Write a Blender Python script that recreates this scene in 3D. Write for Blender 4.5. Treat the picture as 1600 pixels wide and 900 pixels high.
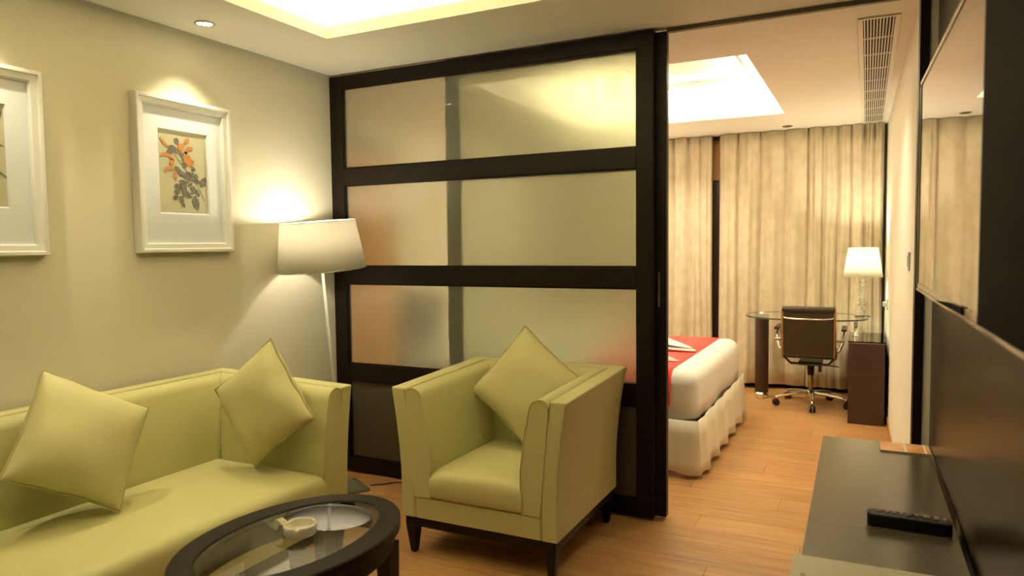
import bpy, bmesh, math, random
from mathutils import Vector, Matrix, Euler
random.seed(7)
for _o in list(bpy.data.objects): bpy.data.objects.remove(_o, do_unlink=True)
S = bpy.context.scene
COL = S.collection
PI = math.pi

# ---------------------------------------------------------------- camera
_rx, _ry, _rz = -0.059348652, 0.011842646, 0.461975031
Rz = Matrix.Rotation(_rz, 3, 'Z'); Rx = Matrix.Rotation(_rx, 3, 'X'); Ry = Matrix.Rotation(_ry, 3, 'Y')
RM = Rz @ Rx @ Ry
right, fwd, up = RM @ Vector((1, 0, 0)), RM @ Vector((0, 1, 0)), RM @ Vector((0, 0, 1))
cd = bpy.data.cameras.new('camera'); cam = bpy.data.objects.new('camera', cd); COL.objects.link(cam)
cm = Matrix((right, up, -fwd)).transposed().to_4x4(); cm.translation = (0, 0, 1.35)
cam.matrix_world = cm
cd.sensor_width = 36; cd.lens = 36 * 1114.7107 / 1600; cd.clip_start = 0.02
cd.dof.use_dof = True; cd.dof.focus_distance = 3.3; cd.dof.aperture_fstop = 3.2
S.camera = cam

# ---------------------------------------------------------------- light and exposure
w = bpy.data.worlds.new('world'); S.world = w; w.use_nodes = True
w.node_tree.nodes['Background'].inputs[0].default_value = (1.0, 0.82, 0.52, 1)
w.node_tree.nodes['Background'].inputs[1].default_value = 0.01
S.view_settings.view_transform = 'Standard'; S.view_settings.look = 'None'
S.view_settings.exposure = -0.18; S.view_settings.gamma = 1.0; S.view_settings.use_curve_mapping = False
WARM = (1.0, 0.88, 0.62)
WARM_BED = (1.0, 0.87, 0.66)

def light_obj(name, kind, loc, power, color, rot=(0, 0, 0), **kw):
    l = bpy.data.lights.new(name, kind); l.energy = power; l.color = color
    for k, v in kw.items(): setattr(l, k, v)
    o = bpy.data.objects.new(name, l); o.location = loc; o.rotation_euler = rot; COL.objects.link(o)
    return o

LIV = (-2.366, -0.45, 0.55, 2.765)        # living tray x0,x1,y0,y1
BED = (-1.95, -0.60, 4.07, 6.05)          # bedroom tray
def cove(name, T, power, color, zl):
    x0, x1, y0, y1 = T; d = .07
    xm, ym = (x0 + x1) / 2, (y0 + y1) / 2
    for (x, y, L, rz) in ((x0 - d, ym, y1 - y0, PI/2), (x1 + d, ym, y1 - y0, PI/2), (xm, y0 - d, x1 - x0, 0), (xm, y1 + d, x1 - x0, 0)):
        light_obj(name, 'AREA', (x, y, zl), power * L, color, (PI, 0, rz), shape='RECTANGLE', size=L, size_y=.05)
cove('living_cove_light', LIV, 10.5, WARM, 2.395)
cove('bedroom_cove_light', BED, 29, WARM_BED, 2.395)
# recessed spots over the two pictures
SPOTS = [(-2.680, 2.318), (-2.680, 1.400)]
for (x, y) in SPOTS:
    light_obj('picture_spot_light', 'SPOT', (x, y, 2.345), 34, WARM, (0, 0, 0), spot_size=math.radians(86), spot_blend=.8, shadow_soft_size=.012)
# added fill spots, out of view, behind the camera and above the console
for (x, y) in ((-.05, -1.2), (-.02, 2.45)):
    light_obj('ceiling_spot_light', 'SPOT', (x, y, 2.345), 8, WARM, (0, 0, 0), spot_size=math.radians(110), spot_blend=.8, shadow_soft_size=.03)

for (x, y) in ((-1.6, 3.8), (-2.6, 5.9), (-.35, 4.3), (-1.5, 6.3)):  # unseen spots added to raise the overall brightness of the bedroom
    light_obj('bedroom_fill_spot', 'SPOT', (x, y, 2.345), 54, WARM_BED, (0, 0, 0), spot_size=math.radians(125), spot_blend=.9, shadow_soft_size=.04)

# ---------------------------------------------------------------- materials
MATS = {}
def pm(name, col, rough=.5, metal=0., spec=.5, bump=None, bscale=100., var=0., vscale=3., coat=0., crough=.05,
       trans=0., ior=1.45, emit=None, estr=0., sheen=0., stretch=None, col2=None):
    m = bpy.data.materials.new(name); m.use_nodes = True; nt = m.node_tree; b = nt.nodes['Principled BSDF']
    I = b.inputs
    I['Base Color'].default_value = (*col, 1); I['Roughness'].default_value = rough; I['Metallic'].default_value = metal
    I['Specular IOR Level'].default_value = spec; I['Coat Weight'].default_value = coat; I['Coat Roughness'].default_value = crough
    I['Transmission Weight'].default_value = trans; I['IOR'].default_value = ior
    if sheen: I['Sheen Weight'].default_value = sheen
    if emit: I['Emission Color'].default_value = (*emit, 1); I['Emission Strength'].default_value = estr
    if bump or var or col2:
        tc = nt.nodes.new('ShaderNodeTexCoord'); mp = nt.nodes.new('ShaderNodeMapping'); nt.links.new(tc.outputs['Object'], mp.inputs[0])
        if stretch: mp.inputs['Scale'].default_value = stretch
    if bump:
        n = nt.nodes.new('ShaderNodeTexNoise'); n.inputs['Scale'].default_value = bscale; n.inputs['Detail'].default_value = 3
        nt.links.new(mp.outputs[0], n.inputs['Vector'])
        bp = nt.nodes.new('ShaderNodeBump'); bp.inputs['Strength'].default_value = bump; bp.inputs['Distance'].default_value = .002
        nt.links.new(n.outputs['Fac'], bp.inputs['Height']); nt.links.new(bp.outputs[0], I['Normal'])
    if var or col2:
        n = nt.nodes.new('ShaderNodeTexNoise'); n.inputs['Scale'].default_value = vscale; n.inputs['Detail'].default_value = 4
        nt.links.new(mp.outputs[0], n.inputs['Vector'])
        r = nt.nodes.new('ShaderNodeValToRGB'); nt.links.new(n.outputs['Fac'], r.inputs[0])
        c2 = col2 or tuple(c * (1 - var) for c in col)
        r.color_ramp.elements[0].position = .35; r.color_ramp.elements[1].position = .65
        r.color_ramp.elements[0].color = (*c2, 1); r.color_ramp.elements[1].color = (*col, 1)
        nt.links.new(r.outputs[0], I['Base Color'])
    MATS[name] = m
    return m

M_wall = pm('wall_paint', (.66, .63, .49), .85, bump=.08, bscale=250)
M_ceil = pm('ceiling_paint', (.80, .77, .64), .9)
M_bwall = pm('bedroom_paint', (.88, .84, .73), .8)
M_bceil = pm('bedroom_ceiling_paint', (.90, .87, .76), .9)
M_dark = pm('dark_wenge_wood', (.012, .008, .0045), .45, var=.4, vscale=6, stretch=(1, 1, 14), spec=.22)
M_black = pm('black_lacquer_wood', (.010, .007, .004), .38, spec=.3)
M_leather = pm('lime_leather', (.56, .535, .245), .46, bump=.12, bscale=420, spec=.35)
M_cush = pm('cushion_leather', (.58, .545, .265), .45, bump=.10, bscale=380, spec=.35)
M_pipe = pm('cushion_piping', (.40, .37, .15), .5)
M_seam = pm('seam_thread', (.33, .31, .12), .6)
M_white = pm('white_frame_lacquer', (.72, .72, .66), .3, spec=.5)
M_mat = pm('picture_mat', (.66, .68, .70), .75)
M_paper = pm('aged_paper', (.44, .42, .27), .6)
M_petal = pm('print_orange', (.55, .16, .03), .6, col2=(.42, .24, .08), vscale=60)
M_leaf = pm('print_grey', (.075, .072, .052), .6, col2=(.20, .19, .135), vscale=90)
M_chrome = pm('chrome', (.80, .78, .72), .12, metal=1)
M_steel = pm('brushed_steel', (.55, .52, .45), .35, metal=1)
M_bronze = pm('bronze_frame', (.45, .27, .12), .3, metal=1)
M_brown = pm('dark_brown_leather', (.040, .027, .014), .38, spec=.4)
M_rubber = pm('black_plastic', (.012, .011, .009), .35)
M_desk = pm('dark_cabinet_wood', (.050, .022, .012), .4, var=.3, vscale=5, stretch=(1, 1, 10))
M_console = pm('console_laminate', (.085, .070, .042), .22, spec=.6)
M_panel = pm('gloss_brown_panel', (.024, .015, .006), .26, spec=.25, ior=1.27)
M_tv = pm('gloss_black_glass', (.004, .004, .004), .03, ior=1.75, spec=.5, coat=1, crough=.01)
M_tvm = pm('matte_black_plastic', (.004, .004, .003), .8, spec=.05)
M_tvf = pm('tv_frame_plastic', (.22, .20, .15), .22, coat=.8)
M_remote = pm('remote_black', (.008, .008, .007), .5, spec=.25)
M_btn = pm('remote_button', (.20, .18, .12), .5)
M_red = pm('red_satin', (.78, .025, .012), .5, sheen=.2)
M_linen = pm('white_linen', (.84, .81, .72), .8, bump=.15, bscale=30)
M_skirt = pm('cream_skirt_fabric', (.80, .74, .57), .85, bump=.1, bscale=200)
M_curtain = pm('curtain_damask', (.76, .67, .49), .75, col2=(.67, .58, .41), vscale=16, bump=.3, bscale=60, sheen=.2, stretch=(1, 1, .7))
M_bulb = pm('lamp_bulb', (1, .9, .7), .4, emit=(1, .86, .6), estr=14)
M_gold = pm('chandelier_metal', (.6, .5, .3), .25, metal=1)
M_cer = pm('white_ceramic', (.78, .75, .60), .25, coat=.5)
M_card = pm('pale_card', (.46, .43, .31), .55)
M_ink = pm('pale_grey_ink', (.30, .27, .19), .7)
M_orange = pm('orange_print', (.62, .24, .07), .35, col2=(.72, .42, .16), vscale=12)
M_whiteprint = pm('white_print', (.75, .68, .52), .4)
M_slate = pm('grey_metal_base', (.20, .19, .14), .35, metal=.6)
M_cord = pm('white_cord', (.75, .72, .62), .5)
M_gap = pm('dark_gap', (.02, .017, .012), .8)
M_track = pm('track_metal', (.16, .145, .09), .5)
M_orangewood = pm('honey_wood', (.58, .26, .06), .4, var=.25, vscale=4, stretch=(1, 1, 8))
M_skirting = pm('skirting_wood', (.50, .25, .08), .45)
M_plaster = pm('vent_white', (.80, .76, .62), .6)

def translucent(name, col, t=.5, emit=0.):
    m = bpy.data.materials.new(name); m.use_nodes = True; nt = m.node_tree; nt.nodes.clear()
    o = nt.nodes.new('ShaderNodeOutputMaterial'); mx = nt.nodes.new('ShaderNodeMixShader'); mx.inputs[0].default_value = t
    d = nt.nodes.new('ShaderNodeBsdfDiffuse'); d.inputs[0].default_value = (*col, 1)
    tr = nt.nodes.new('ShaderNodeBsdfTranslucent'); tr.inputs[0].default_value = (*col, 1)
    nt.links.new(d.outputs[0], mx.inputs[1]); nt.links.new(tr.outputs[0], mx.inputs[2]); nt.links.new(mx.outputs[0], o.inputs[0])
    return m
M_shade = translucent('pleated_lamp_shade', (.80, .77, .69), .27)
M_shade2 = translucent('desk_lamp_shade', (.93, .90, .80), .5)
M_shade3 = pm('chandelier_shade', (.9, .72, .3), .7, emit=(1., .72, .22), estr=9)

def glass_mat(name, col, rough, ior=1.45, coat=0.):
    m = pm(name, col, rough, trans=1., ior=ior, coat=coat, crough=.02); return m
M_frost = pm('frosted_glass', (.73, .755, .65), .46, trans=.90, ior=1.2, coat=1., crough=.015, spec=.3)
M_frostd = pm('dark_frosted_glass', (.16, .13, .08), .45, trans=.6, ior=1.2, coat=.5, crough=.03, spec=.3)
M_crystal = glass_mat('crystal', (.97, .98, .95), .0, 1.5)

def thin_glass(name, col, tint, ior=1.55):      # clear sheet: mirror reflection by Fresnel over a tinted see-through
    m = bpy.data.materials.new(name); m.use_nodes = True; nt = m.node_tree; nt.nodes.clear()
    o = nt.nodes.new('ShaderNodeOutputMaterial'); mx = nt.nodes.new('ShaderNodeMixShader')
    f = nt.nodes.new('ShaderNodeFresnel'); f.inputs[0].default_value = ior
    t = nt.nodes.new('ShaderNodeBsdfTransparent'); t.inputs[0].default_value = (*tint, 1)
    g = nt.nodes.new('ShaderNodeBsdfGlossy'); g.inputs['Roughness'].default_value = .01; g.inputs[0].default_value = (*col, 1)
    nt.links.new(f.outputs[0], mx.inputs[0]); nt.links.new(t.outputs[0], mx.inputs[1]); nt.links.new(g.outputs[0], mx.inputs[2])
    nt.links.new(mx.outputs[0], o.inputs[0]); return m
M_tabglass = thin_glass('table_glass', (1, 1, 1), (.80, .84, .74), 1.85)
M_deskglass = thin_glass('desk_glass', (1, 1, 1), (.90, .94, .86))
M_picglass = thin_glass('picture_glass', (1, 1, 1), (.97, .97, .96))
M_edge = pm('green_glass_edge', (.02, .06, .035), .15, coat=.5)

# laminate floor
M_floor = bpy.data.materials.new('laminate_plank'); M_floor.use_nodes = True
nt = M_floor.node_tree; b = nt.nodes['Principled BSDF']
tc = nt.nodes.new('ShaderNodeTexCoord'); mp = nt.nodes.new('ShaderNodeMapping'); mp.inputs['Scale'].default_value = (1.1, 22, 1)
geo = nt.nodes.new('ShaderNodeNewGeometry'); nt.links.new(geo.outputs['Position'], mp.inputs[0])
n1 = nt.nodes.new('ShaderNodeTexNoise'); n1.inputs['Scale'].default_value = 2.2; n1.inputs['Detail'].default_value = 6; n1.inputs['Distortion'].default_value = .6
nt.links.new(mp.outputs[0], n1.inputs['Vector'])
r = nt.nodes.new('ShaderNodeValToRGB'); nt.links.new(n1.outputs['Fac'], r.inputs[0])
r.color_ramp.elements[0].position = .3; r.color_ramp.elements[0].color = (.36, .175, .060, 1)
r.color_ramp.elements[1].position = .7; r.color_ramp.elements[1].color = (.54, .30, .115, 1)
oi = nt.nodes.new('ShaderNodeObjectInfo'); hs = nt.nodes.new('ShaderNodeHueSaturation')
mr = nt.nodes.new('ShaderNodeMapRange'); mr.inputs['To Min'].default_value = .90; mr.inputs['To Max'].default_value = 1.08
nt.links.new(oi.outputs['Random'], mr.inputs[0]); nt.links.new(mr.outputs[0], hs.inputs['Value'])
nt.links.new(r.outputs[0], hs.inputs['Color']); nt.links.new(hs.outputs[0], b.inputs['Base Color'])
b.inputs['Roughness'].default_value = .33; b.inputs['Specular IOR Level'].default_value = .45

# ---------------------------------------------------------------- mesh helpers
class MB:
    def __init__(s): s.bm = bmesh.new()
    def box(s, x0, x1, y0, y1, z0, z1, M=None):
        v = [s.bm.verts.new((x, y, z)) for z in (z0, z1) for y in (y0, y1) for x in (x0, x1)]
        for f in ((0, 2, 3, 1), (4, 5, 7, 6), (0, 1, 5, 4), (2, 6, 7, 3), (0, 4, 6, 2), (1, 3, 7, 5)): s.bm.faces.new([v[i] for i in f])
        if M: bmesh.ops.transform(s.bm, matrix=M, verts=v)
        return v
    def lathe(s, prof, seg=32, M=None, cap=False, close=False):
        rings = []; vs = []
        for (r, z) in prof:
            ring = [s.bm.verts.new((r * math.cos(2*PI*k/seg), r * math.sin(2*PI*k/seg), z)) for k in range(seg)]
            rings.append(ring); vs += ring
        n = len(rings); rng = range(n) if close else range(n - 1)
        for i in rng:
            a, c = rings[i], rings[(i + 1) % n]
            for k in range(seg): s.bm.faces.new((a[k], a[(k+1) % seg], c[(k+1) % seg], c[k]))
        if cap:
            s.bm.faces.new(rings[0][::-1]); s.bm.faces.new(rings[-1])
        if M: bmesh.ops.transform(s.bm, matrix=M, verts=vs)
        return vs
    def cyl(s, p0, p1, r0, r1=None, seg=16):
        p0, p1 = Vector(p0), Vector(p1); r1 = r0 if r1 is None else r1
        d = p1 - p0; q = d.to_track_quat('Z', 'Y').to_matrix().to_4x4(); q.translation = p0
        return s.lathe([(r0, 0), (r1, d.length)], seg, q, cap=True)
    def tube(s, pts, r, seg=8, closed=False):
        pts = [Vector(p) for p in pts]; n = len(pts); rings = []
        nrm = None
        for i, p in enumerate(pts):
            if closed: t = (pts[(i+1) % n] - pts[i-1]).normalized()
            else: t = (pts[min(i+1, n-1)] - pts[max(i-1, 0)]).normalized()
            if nrm is None:
                nrm = t.orthogonal().normalized()
            nrm = (nrm - t * nrm.dot(t)).normalized(); bn = t.cross(nrm)
            rr = r(i / max(1, n - 1)) if callable(r) else r
            rings.append([s.bm.verts.new(p + (nrm * math.cos(2*PI*k/seg) + bn * math.sin(2*PI*k/seg)) * rr) for k in range(seg)])
        for i in range(n if closed else n - 1):
            a, c = rings[i], rings[(i+1) % n]
            for k in range(seg): s.bm.faces.new((a[k], a[(k+1) % seg], c[(k+1) % seg], c[k]))
        if not closed: s.bm.faces.new(rings[0][::-1]); s.bm.faces.new(rings[-1])
    def prism(s, poly, axis, a0, a1, M=None):
        # poly: 2D points; axis 'x' -> (y,z), 'y' -> (x,z), 'z' -> (x,y)
        def P(p, a):
            return {'x': (a, p[0], p[1]), 'y': (p[0], a, p[1]), 'z': (p[0], p[1], a)}[axis]
        A = [s.bm.verts.new(P(p, a0)) for p in poly]; B = [s.bm.verts.new(P(p, a1)) for p in poly]
        n = len(poly)
        for i in range(n): s.bm.faces.new((A[i], A[(i+1) % n], B[(i+1) % n], B[i]))
        s.bm.faces.new(A[::-1]); s.bm.faces.new(B)
        if M: bmesh.ops.transform(s.bm, matrix=M, verts=A + B)
        return A + B
    def grid(s, fn, nu, nv, wrap=False):
        V = [[s.bm.verts.new(fn(i / nu, j / nv)) for i in range(nu if wrap else nu + 1)] for j in range(nv + 1)]
        m = nu if wrap else nu + 1
        for j in range(nv):
            for i in range(nu): s.bm.faces.new((V[j][i], V[j][(i+1) % m], V[j+1][(i+1) % m], V[j+1][i]))
        return V
    def build(s, name, mat, parent=None, smooth=False, bevel=0., seg=2, solid=0., subsurf=0, merge=0.):
        if merge: bmesh.ops.remove_doubles(s.bm, verts=s.bm.verts, dist=merge)
        bmesh.ops.recalc_face_normals(s.bm, faces=s.bm.faces)
        me = bpy.data.meshes.new(name); s.bm.to_mesh(me); s.bm.free()
        if smooth or bevel:
            for p in me.polygons: p.use_smooth = True
        o = bpy.data.objects.new(name, me); COL.objects.link(o); me.materials.append(mat)
        if solid:
            m = o.modifiers.new('solid', 'SOLIDIFY'); m.thickness = solid; m.offset = 0
        if bevel:
            m = o.modifiers.new('bevel', 'BEVEL'); m.width = bevel; m.segments = seg; m.limit_method = 'ANGLE'; m.angle_limit = .6; m.harden_normals = True
        if subsurf:
            m = o.modifiers.new('sub', 'SUBSURF'); m.levels = m.render_levels = subsurf
        if parent: o.parent = parent
        return o
def boxo(name, mat, dims, parent=None, bevel=0., **k):
    m = MB(); m.box(*dims); return m.build(name, mat, parent, bevel=bevel, **k)
def tag(o, label, cat=None, group=None, kind=None):
    if label: o['label'] = label
    if cat: o['category'] = cat
    if group: o['group'] = group
    if kind: o['kind'] = kind
    return o
def thing(name, label, cat, loc=(0, 0, 0), rz=0., group=None, kind=None):
    o = bpy.data.objects.new(name, None); COL.objects.link(o); o.empty_display_size = .1
    o.location = loc; o.rotation_euler = (0, 0, rz); tag(o, label, cat, group, kind); return o
def structure(o, label=None):
    o['kind'] = 'structure'
    if label: o['label'] = label
    o['category'] = o.name.split('_')[0].split('.')[0]
    return o

# ---------------------------------------------------------------- room shell
ZC = 2.3626
XL, YP = -2.856, 3.348
XRW = .34; YB = -2.4; YC = 7.02
fl = boxo('floor', M_gap, (-3.3, .6, YB, 7.3, -.08, -.004)); structure(fl, 'honey coloured laminate plank floor running through both rooms')
pw, pl = .192, 1.285
pm_ = MB(); vs = pm_.box(0, pl - .0015, 0, pw - .0015, -.004, 0)
bmesh.ops.bevel(pm_.bm, geom=[e for e in pm_.bm.edges if all(v.co.z > -.001 for v in e.verts)], offset=.0008, segments=1, affect='EDGES')
p0 = pm_.build('plank', M_floor, fl); pme = p0.data
rows = int((7.1 - (-.3)) / pw); first = True
for i in range(rows):
    y = -.3 + i * pw; off = (i * .37) % 1.0 * pl
    x = -3.25 - off
    while x < .55:
        if x + pl > -3.0:
            if first: p = p0; first = False
            else: p = p0.copy(); COL.objects.link(p)
            p.location = (x, y, 0)
        x += pl

structure(boxo('wall_left', M_wall, (XL - .15, XL, YB, YP + .02, 0, 2.9)), 'olive cream painted wall behind the sofa')
structure(boxo('wall_back', M_desk, (XL - .15, XRW + .2, YB - .15, YB, 0, 2.9)), 'unseen wall behind the viewer, coloured dark to reduce frontal fill')  # dark finish invented for this unseen wall to cut light bounced forward
# right wall, set behind the glossy panel
structure(boxo('wall_right', M_wall, (XRW, XRW + .15, YB, 3.36, 0, 2.9)), 'painted wall behind the glossy television panel')
structure(boxo('wall_return', M_bwall, (.2125, .6, 3.352, 3.46, 0, ZC)), 'narrow strip of pale wall between dark post and glossy panel')
# bedroom walls: right one runs very slightly skewed
m = MB(); m.prism([(.1835, 3.46), (.141, 7.05), (.45, 7.05), (.45, 3.46)], 'z', 0, 2.9)
wr = m.build('wall_bedroom_right', M_bwall); structure(wr, 'bright cream bedroom wall beside the desk')
structure(boxo('wall_bedroom_left', M_bwall, (-3.2, -3.0, 3.47, 7.2, 0, 2.9)), 'bedroom wall at the bed head')
structure(boxo('wall_bedroom_window', M_bwall, (-3.2, .45, 7.16, 7.3, 0, 2.9)), 'wall behind the long curtains')
structure(boxo('wall_partition_end', M_wall, (-3.2, XL - .0, 3.37, 3.47, 0, 2.9)), 'end of the wall where the sliding partition meets it')

def ceiling(name, X0, X1, Y0, Y1, T, ztop, back, label, M_ceil=M_ceil):
    x0, x1, y0, y1 = T
    m = MB()
    t = .014; a0, a1, b0, b1 = x0 - t, x1 + t, y0 - t, y1 + t
    m.box(X0, a0, Y0, Y1, ZC, ZC + .018); m.box(a1, X1, Y0, Y1, ZC, ZC + .018)
    m.box(a0, a1, Y0, b0, ZC, ZC + .018); m.box(a0, a1, b1, Y1, ZC, ZC + .018)
    m.box(X0, X1, Y0, Y1, ztop, ztop + .05)
    zs = ZC + .018
    m.box(x0 - back - .02, x0 - back, y0 - back, y1 + back, zs, ztop); m.box(x1 + back, x1 + back + .02, y0 - back, y1 + back, zs, ztop)
    m.box(x0 - back, x1 + back, y0 - back - .02, y0 - back, zs, ztop); m.box(x0 - back, x1 + back, y1 + back, y1 + back + .02, zs, ztop)
    o = m.build(name, M_ceil); structure(o, label)
    l = MB(); h = .058
    l.box(x0 - t, x0, y0 - t, y1 + t, ZC, ZC + h); l.box(x1, x1 + t, y0 - t, y1 + t, ZC, ZC + h)
    l.box(x0, x1, y0 - t, y0, ZC, ZC + h); l.box(x0, x1, y1, y1 + t, ZC, ZC + h)
    l.build('tray_lip', M_ceil, o)
    return o
c1 = ceiling('ceiling', XL - .1, XRW + .1, YB, 3.40, LIV, 2.60, .13, 'living room ceiling with a glowing recessed tray')
c2 = ceiling('ceiling_bedroom', -3.2, .45, 3.40, 7.02, BED, 2.64, .10, 'bedroom ceiling with a bright recessed tray and air grille', M_bceil)
# raised inner frame on the bedroom tray's upper ceiling
m = MB(); f = .16
x0, x1, y0, y1 = BED
for a in ((x0 + f, x1 - f, y0 + f, y0 + f + .03), (x0 + f, x1 - f, y1 - f - .03, y1 - f), (x0 + f, x0 + f + .03, y0 + f + .03, y1 - f - .03), (x1 - f - .03, x1 - f, y0 + f + .03, y1 - f - .03)):
    m.box(*a, 2.60, 2.6395)
m.build('inner_moulding', M_bceil, c2)
structure(boxo('trim_1', M_track, (-.86, .178, 3.392, 3.418, ZC - .020, ZC)), 'thin dark sliding door track across the ceiling of the opening')
structure(boxo('trim_2', M_dark, (.178, .2115, 3.345, 3.46, 0, ZC)), 'narrow dark post at the right side of the opening')
# skirting along the bedroom wall
m = MB(); m.prism([(.1825, 3.50), (.1745, 3.50), (.134, 7.0), (.141, 7.0)], 'z', 0, .065)
structure(m.build('baseboard_right', M_skirting), 'low wood skirting along the bedroom wall')

# ---------------------------------------------------------------- sliding doors
RZ = [(2.2776, 2.350), (1.7155, 1.811), (1.1379, 1.237), (.5605, .6575), (.012, .0928)]
def door(name, label, xa, xgl, xgr, xb, y0, y1):
    t = thing(name, label, 'door', ((xa + xb) / 2, (y0 + y1) / 2, 0)); t['kind'] = 'structure'
    ox, oy = t.location.x, t.location.y
    def bx(n, d, mat, bev=.002, par=t):
        o = boxo(n, mat, (d[0] - ox, d[1] - ox, d[2] - oy, d[3] - oy, d[4], d[5]), par, bevel=bev); return o
    bx('stile', (xa, xgl - .016, y0, y1, .012, 2.350), M_dark); bx('stile', (xgr + .004, xb, y0, y1, .012, 2.350), M_dark)
    for (z0, z1) in RZ: bx('rail', (xgl - .0155, xgr + .0035, y0 + .001, y1 - .001, z0, z1), M_dark, .0015)
    ym = (y0 + y1) / 2
    for k in range(4):
        z1 = RZ[k][0]; z0 = RZ[k + 1][1]
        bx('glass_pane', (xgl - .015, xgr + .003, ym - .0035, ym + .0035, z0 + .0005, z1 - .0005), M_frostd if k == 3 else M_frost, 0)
        # slim glazing beads around the pane, near side
        g = MB(); yb0, yb1 = ym - .013, ym - .0038; wdt = .008
        X0, X1 = xgl - .0152 - ox, xgr + .0035 - ox
        g.box(X0, X1, yb0 - oy, yb1 - oy, z1 - wdt, z1 - .0002); g.box(X0, X1, yb0 - oy, yb1 - oy, z0 + .0002, z0 + wdt)
        g.box(X0, X0 + wdt, yb0 - oy, yb1 - oy, z0 + wdt, z1 - wdt); g.box(X1 - wdt * .5, X1, yb0 - oy, yb1 - oy, z0 + wdt, z1 - wdt)
        g.build('glazing_bead', M_dark, t)
    return t
d1 = door('door_1', 'large dark framed partition panel with four frosted glass panes behind armchair', XL, -2.7484, -.9995, -.9128, YP, YP + .042)
d2 = door('door_2', 'second dark framed sliding leaf just behind the front partition panel', -2.088, -1.997, -.955, -.861, YP + .048, YP + .088)
m = MB(); ox, oy = d2.location.x, d2.location.y
m.box(-.902 - ox, -.893 - ox, YP + .0455 - oy, YP + .0485 - oy, 1.045, 1.215)
m.build('door_handle', M_steel, d2, bevel=.001)['label'] = 'slim brushed steel recessed pull'

# ---------------------------------------------------------------- window and curtains at the far end
wn = thing('window_1', 'dark brown window frame glimpsed between the two curtains', 'window', (-1.3, 7.1, 0)); wn['kind'] = 'structure'
boxo('window_frame', M_desk, (-.30, .30, -.03, .05, 0, 1.95), wn); boxo('window_head', M_skirting, (-.30, .30, -.04, .05, 1.955, 2.33), wn)
def curtain(name, xa, xb, folds, label, group=None):
    xs = [xa] + folds + [xb]
    t = tag(None, None) if False else None
    m = MB(); yb = 6.90
    pts = []
    for i in range(len(xs) - 1):
        a, c = xs[i], xs[i + 1]; n = 14
        wdt = c - a; amp = .055 + .02 * math.sin(i * 2.1)
        for k in range(n):
            s = k / n
            dip = (math.sin(PI * s)) ** .55
            sub = .011 * math.sin(4 * PI * s * (1 + .3 * math.sin(i * 1.7)) + i * 2.3) * math.sin(PI * s) ** .7
            pts.append((a + wdt * s, yb + .05 - amp * dip + sub))
    pts.append((xb, yb + .05))
    n = len(pts) - 1; NZ = 14
    def fn(u, v):
        i = min(int(round(u * n)), n); x, y = pts[i]; z = .045 + (2.358 - .045) * v
        wob = (1 - v) * .012 * math.sin(x * 9 + 1.3) + .006 * math.sin(x * 17 + v * 5)
        if z < .35: x += .006 * math.sin(v * 60 + x * 20)
        return (x + wob * (1 - v), y - .0 + wob, z)
    m.grid(fn, n, NZ)
    o = m.build(name, M_curtain, None, smooth=True, solid=.004); tag(o, label, 'curtain', group); return o
rf = [-1.085, -.893, -.68, -.48, -.365, -.24, -.135, -.035, .045]
curtain('curtain', -1.258, .118, rf, 'wide cream damask curtain hanging behind the glass desk')
lf = [-2.9 + .135 * k for k in range(11)] + [-1.43]
curtain('curtain', -2.98, -1.325, lf, 'cream damask curtain to the left of the dark gap, beyond the bed')

# ---------------------------------------------------------------- ceiling fittings
vt = thing('air_vent', 'long white slatted air grille in the bedroom ceiling', 'air vent', (.032, 5.25, ZC))
m = MB(); X0, X1, Y0, Y1 = -.088, .088, -1.58, 1.58; fr = .022
m.box(X0, X1, Y0, Y0 + fr, -.008, -.0005); m.box(X0, X1, Y1 - fr, Y1, -.008, -.0005); m.box(X0, X0 + fr, Y0 + fr, Y1 - fr, -.008, -.0005); m.box(X1 - fr, X1, Y0 + fr, Y1 - fr, -.008, -.0005)
m.build('frame', M_plaster, vt, bevel=.001)
boxo('backing', M_gap, (X0 + fr, X1 - fr, Y0 + fr, Y1 - fr, -.0016, -.0003), vt)
ns = 10; sp = (X1 - X0 - 2 * fr) / ns
for k in range(ns):
    xx = X0 + fr + sp * (k + .5); boxo('slat', M_plaster, (xx - .0028, xx + .0028, Y0 + fr, Y1 - fr, -.0075, -.0018), vt)
nb = 9
for k in range(1, nb):
    yy = Y0 + fr + (Y1 - Y0 - 2 * fr) * k / nb; boxo('cross_bar', M_plaster, (X0 + fr, X1 - fr, yy - .005, yy + .005, -.0082, -.002), vt)

def downlight(x, y, lit, label, r=.043):
    t = thing('downlight', label, 'ceiling light', (x, y, ZC), group=None)
    m = MB(); m.lathe([(r, 0), (r + .001, -.004), (r * .86, -.006), (r * .80, -.003), (r * .80, -.0005)], 32); m.build('trim_ring', M_steel if lit else M_slate, t, smooth=True)
    m = MB(); m.lathe([(r * .79, -.001), (r * .79, -.0025), (.0005, -.0025)], 24)
    if lit:
        m.build('lens', M_bulb, t, smooth=True)
        m = MB()
        for a in range(6):
            m.lathe([(.0055, 0), (.004, -.003), (.0005, -.004)], 10, Matrix.Translation((r * .5 * math.cos(a * PI / 3), r * .5 * math.sin(a * PI / 3), -.003)))
        m.build('facets', M_chrome, t, smooth=True)
    else: m.build('lens', M_gap, t, smooth=True)
downlight(SPOTS[0][0], SPOTS[0][1], True, 'lit round recessed downlight above the flower picture')
downlight(-.642, 6.713, False, 'small unlit round downlight in the bedroom ceiling near the curtain')

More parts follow.
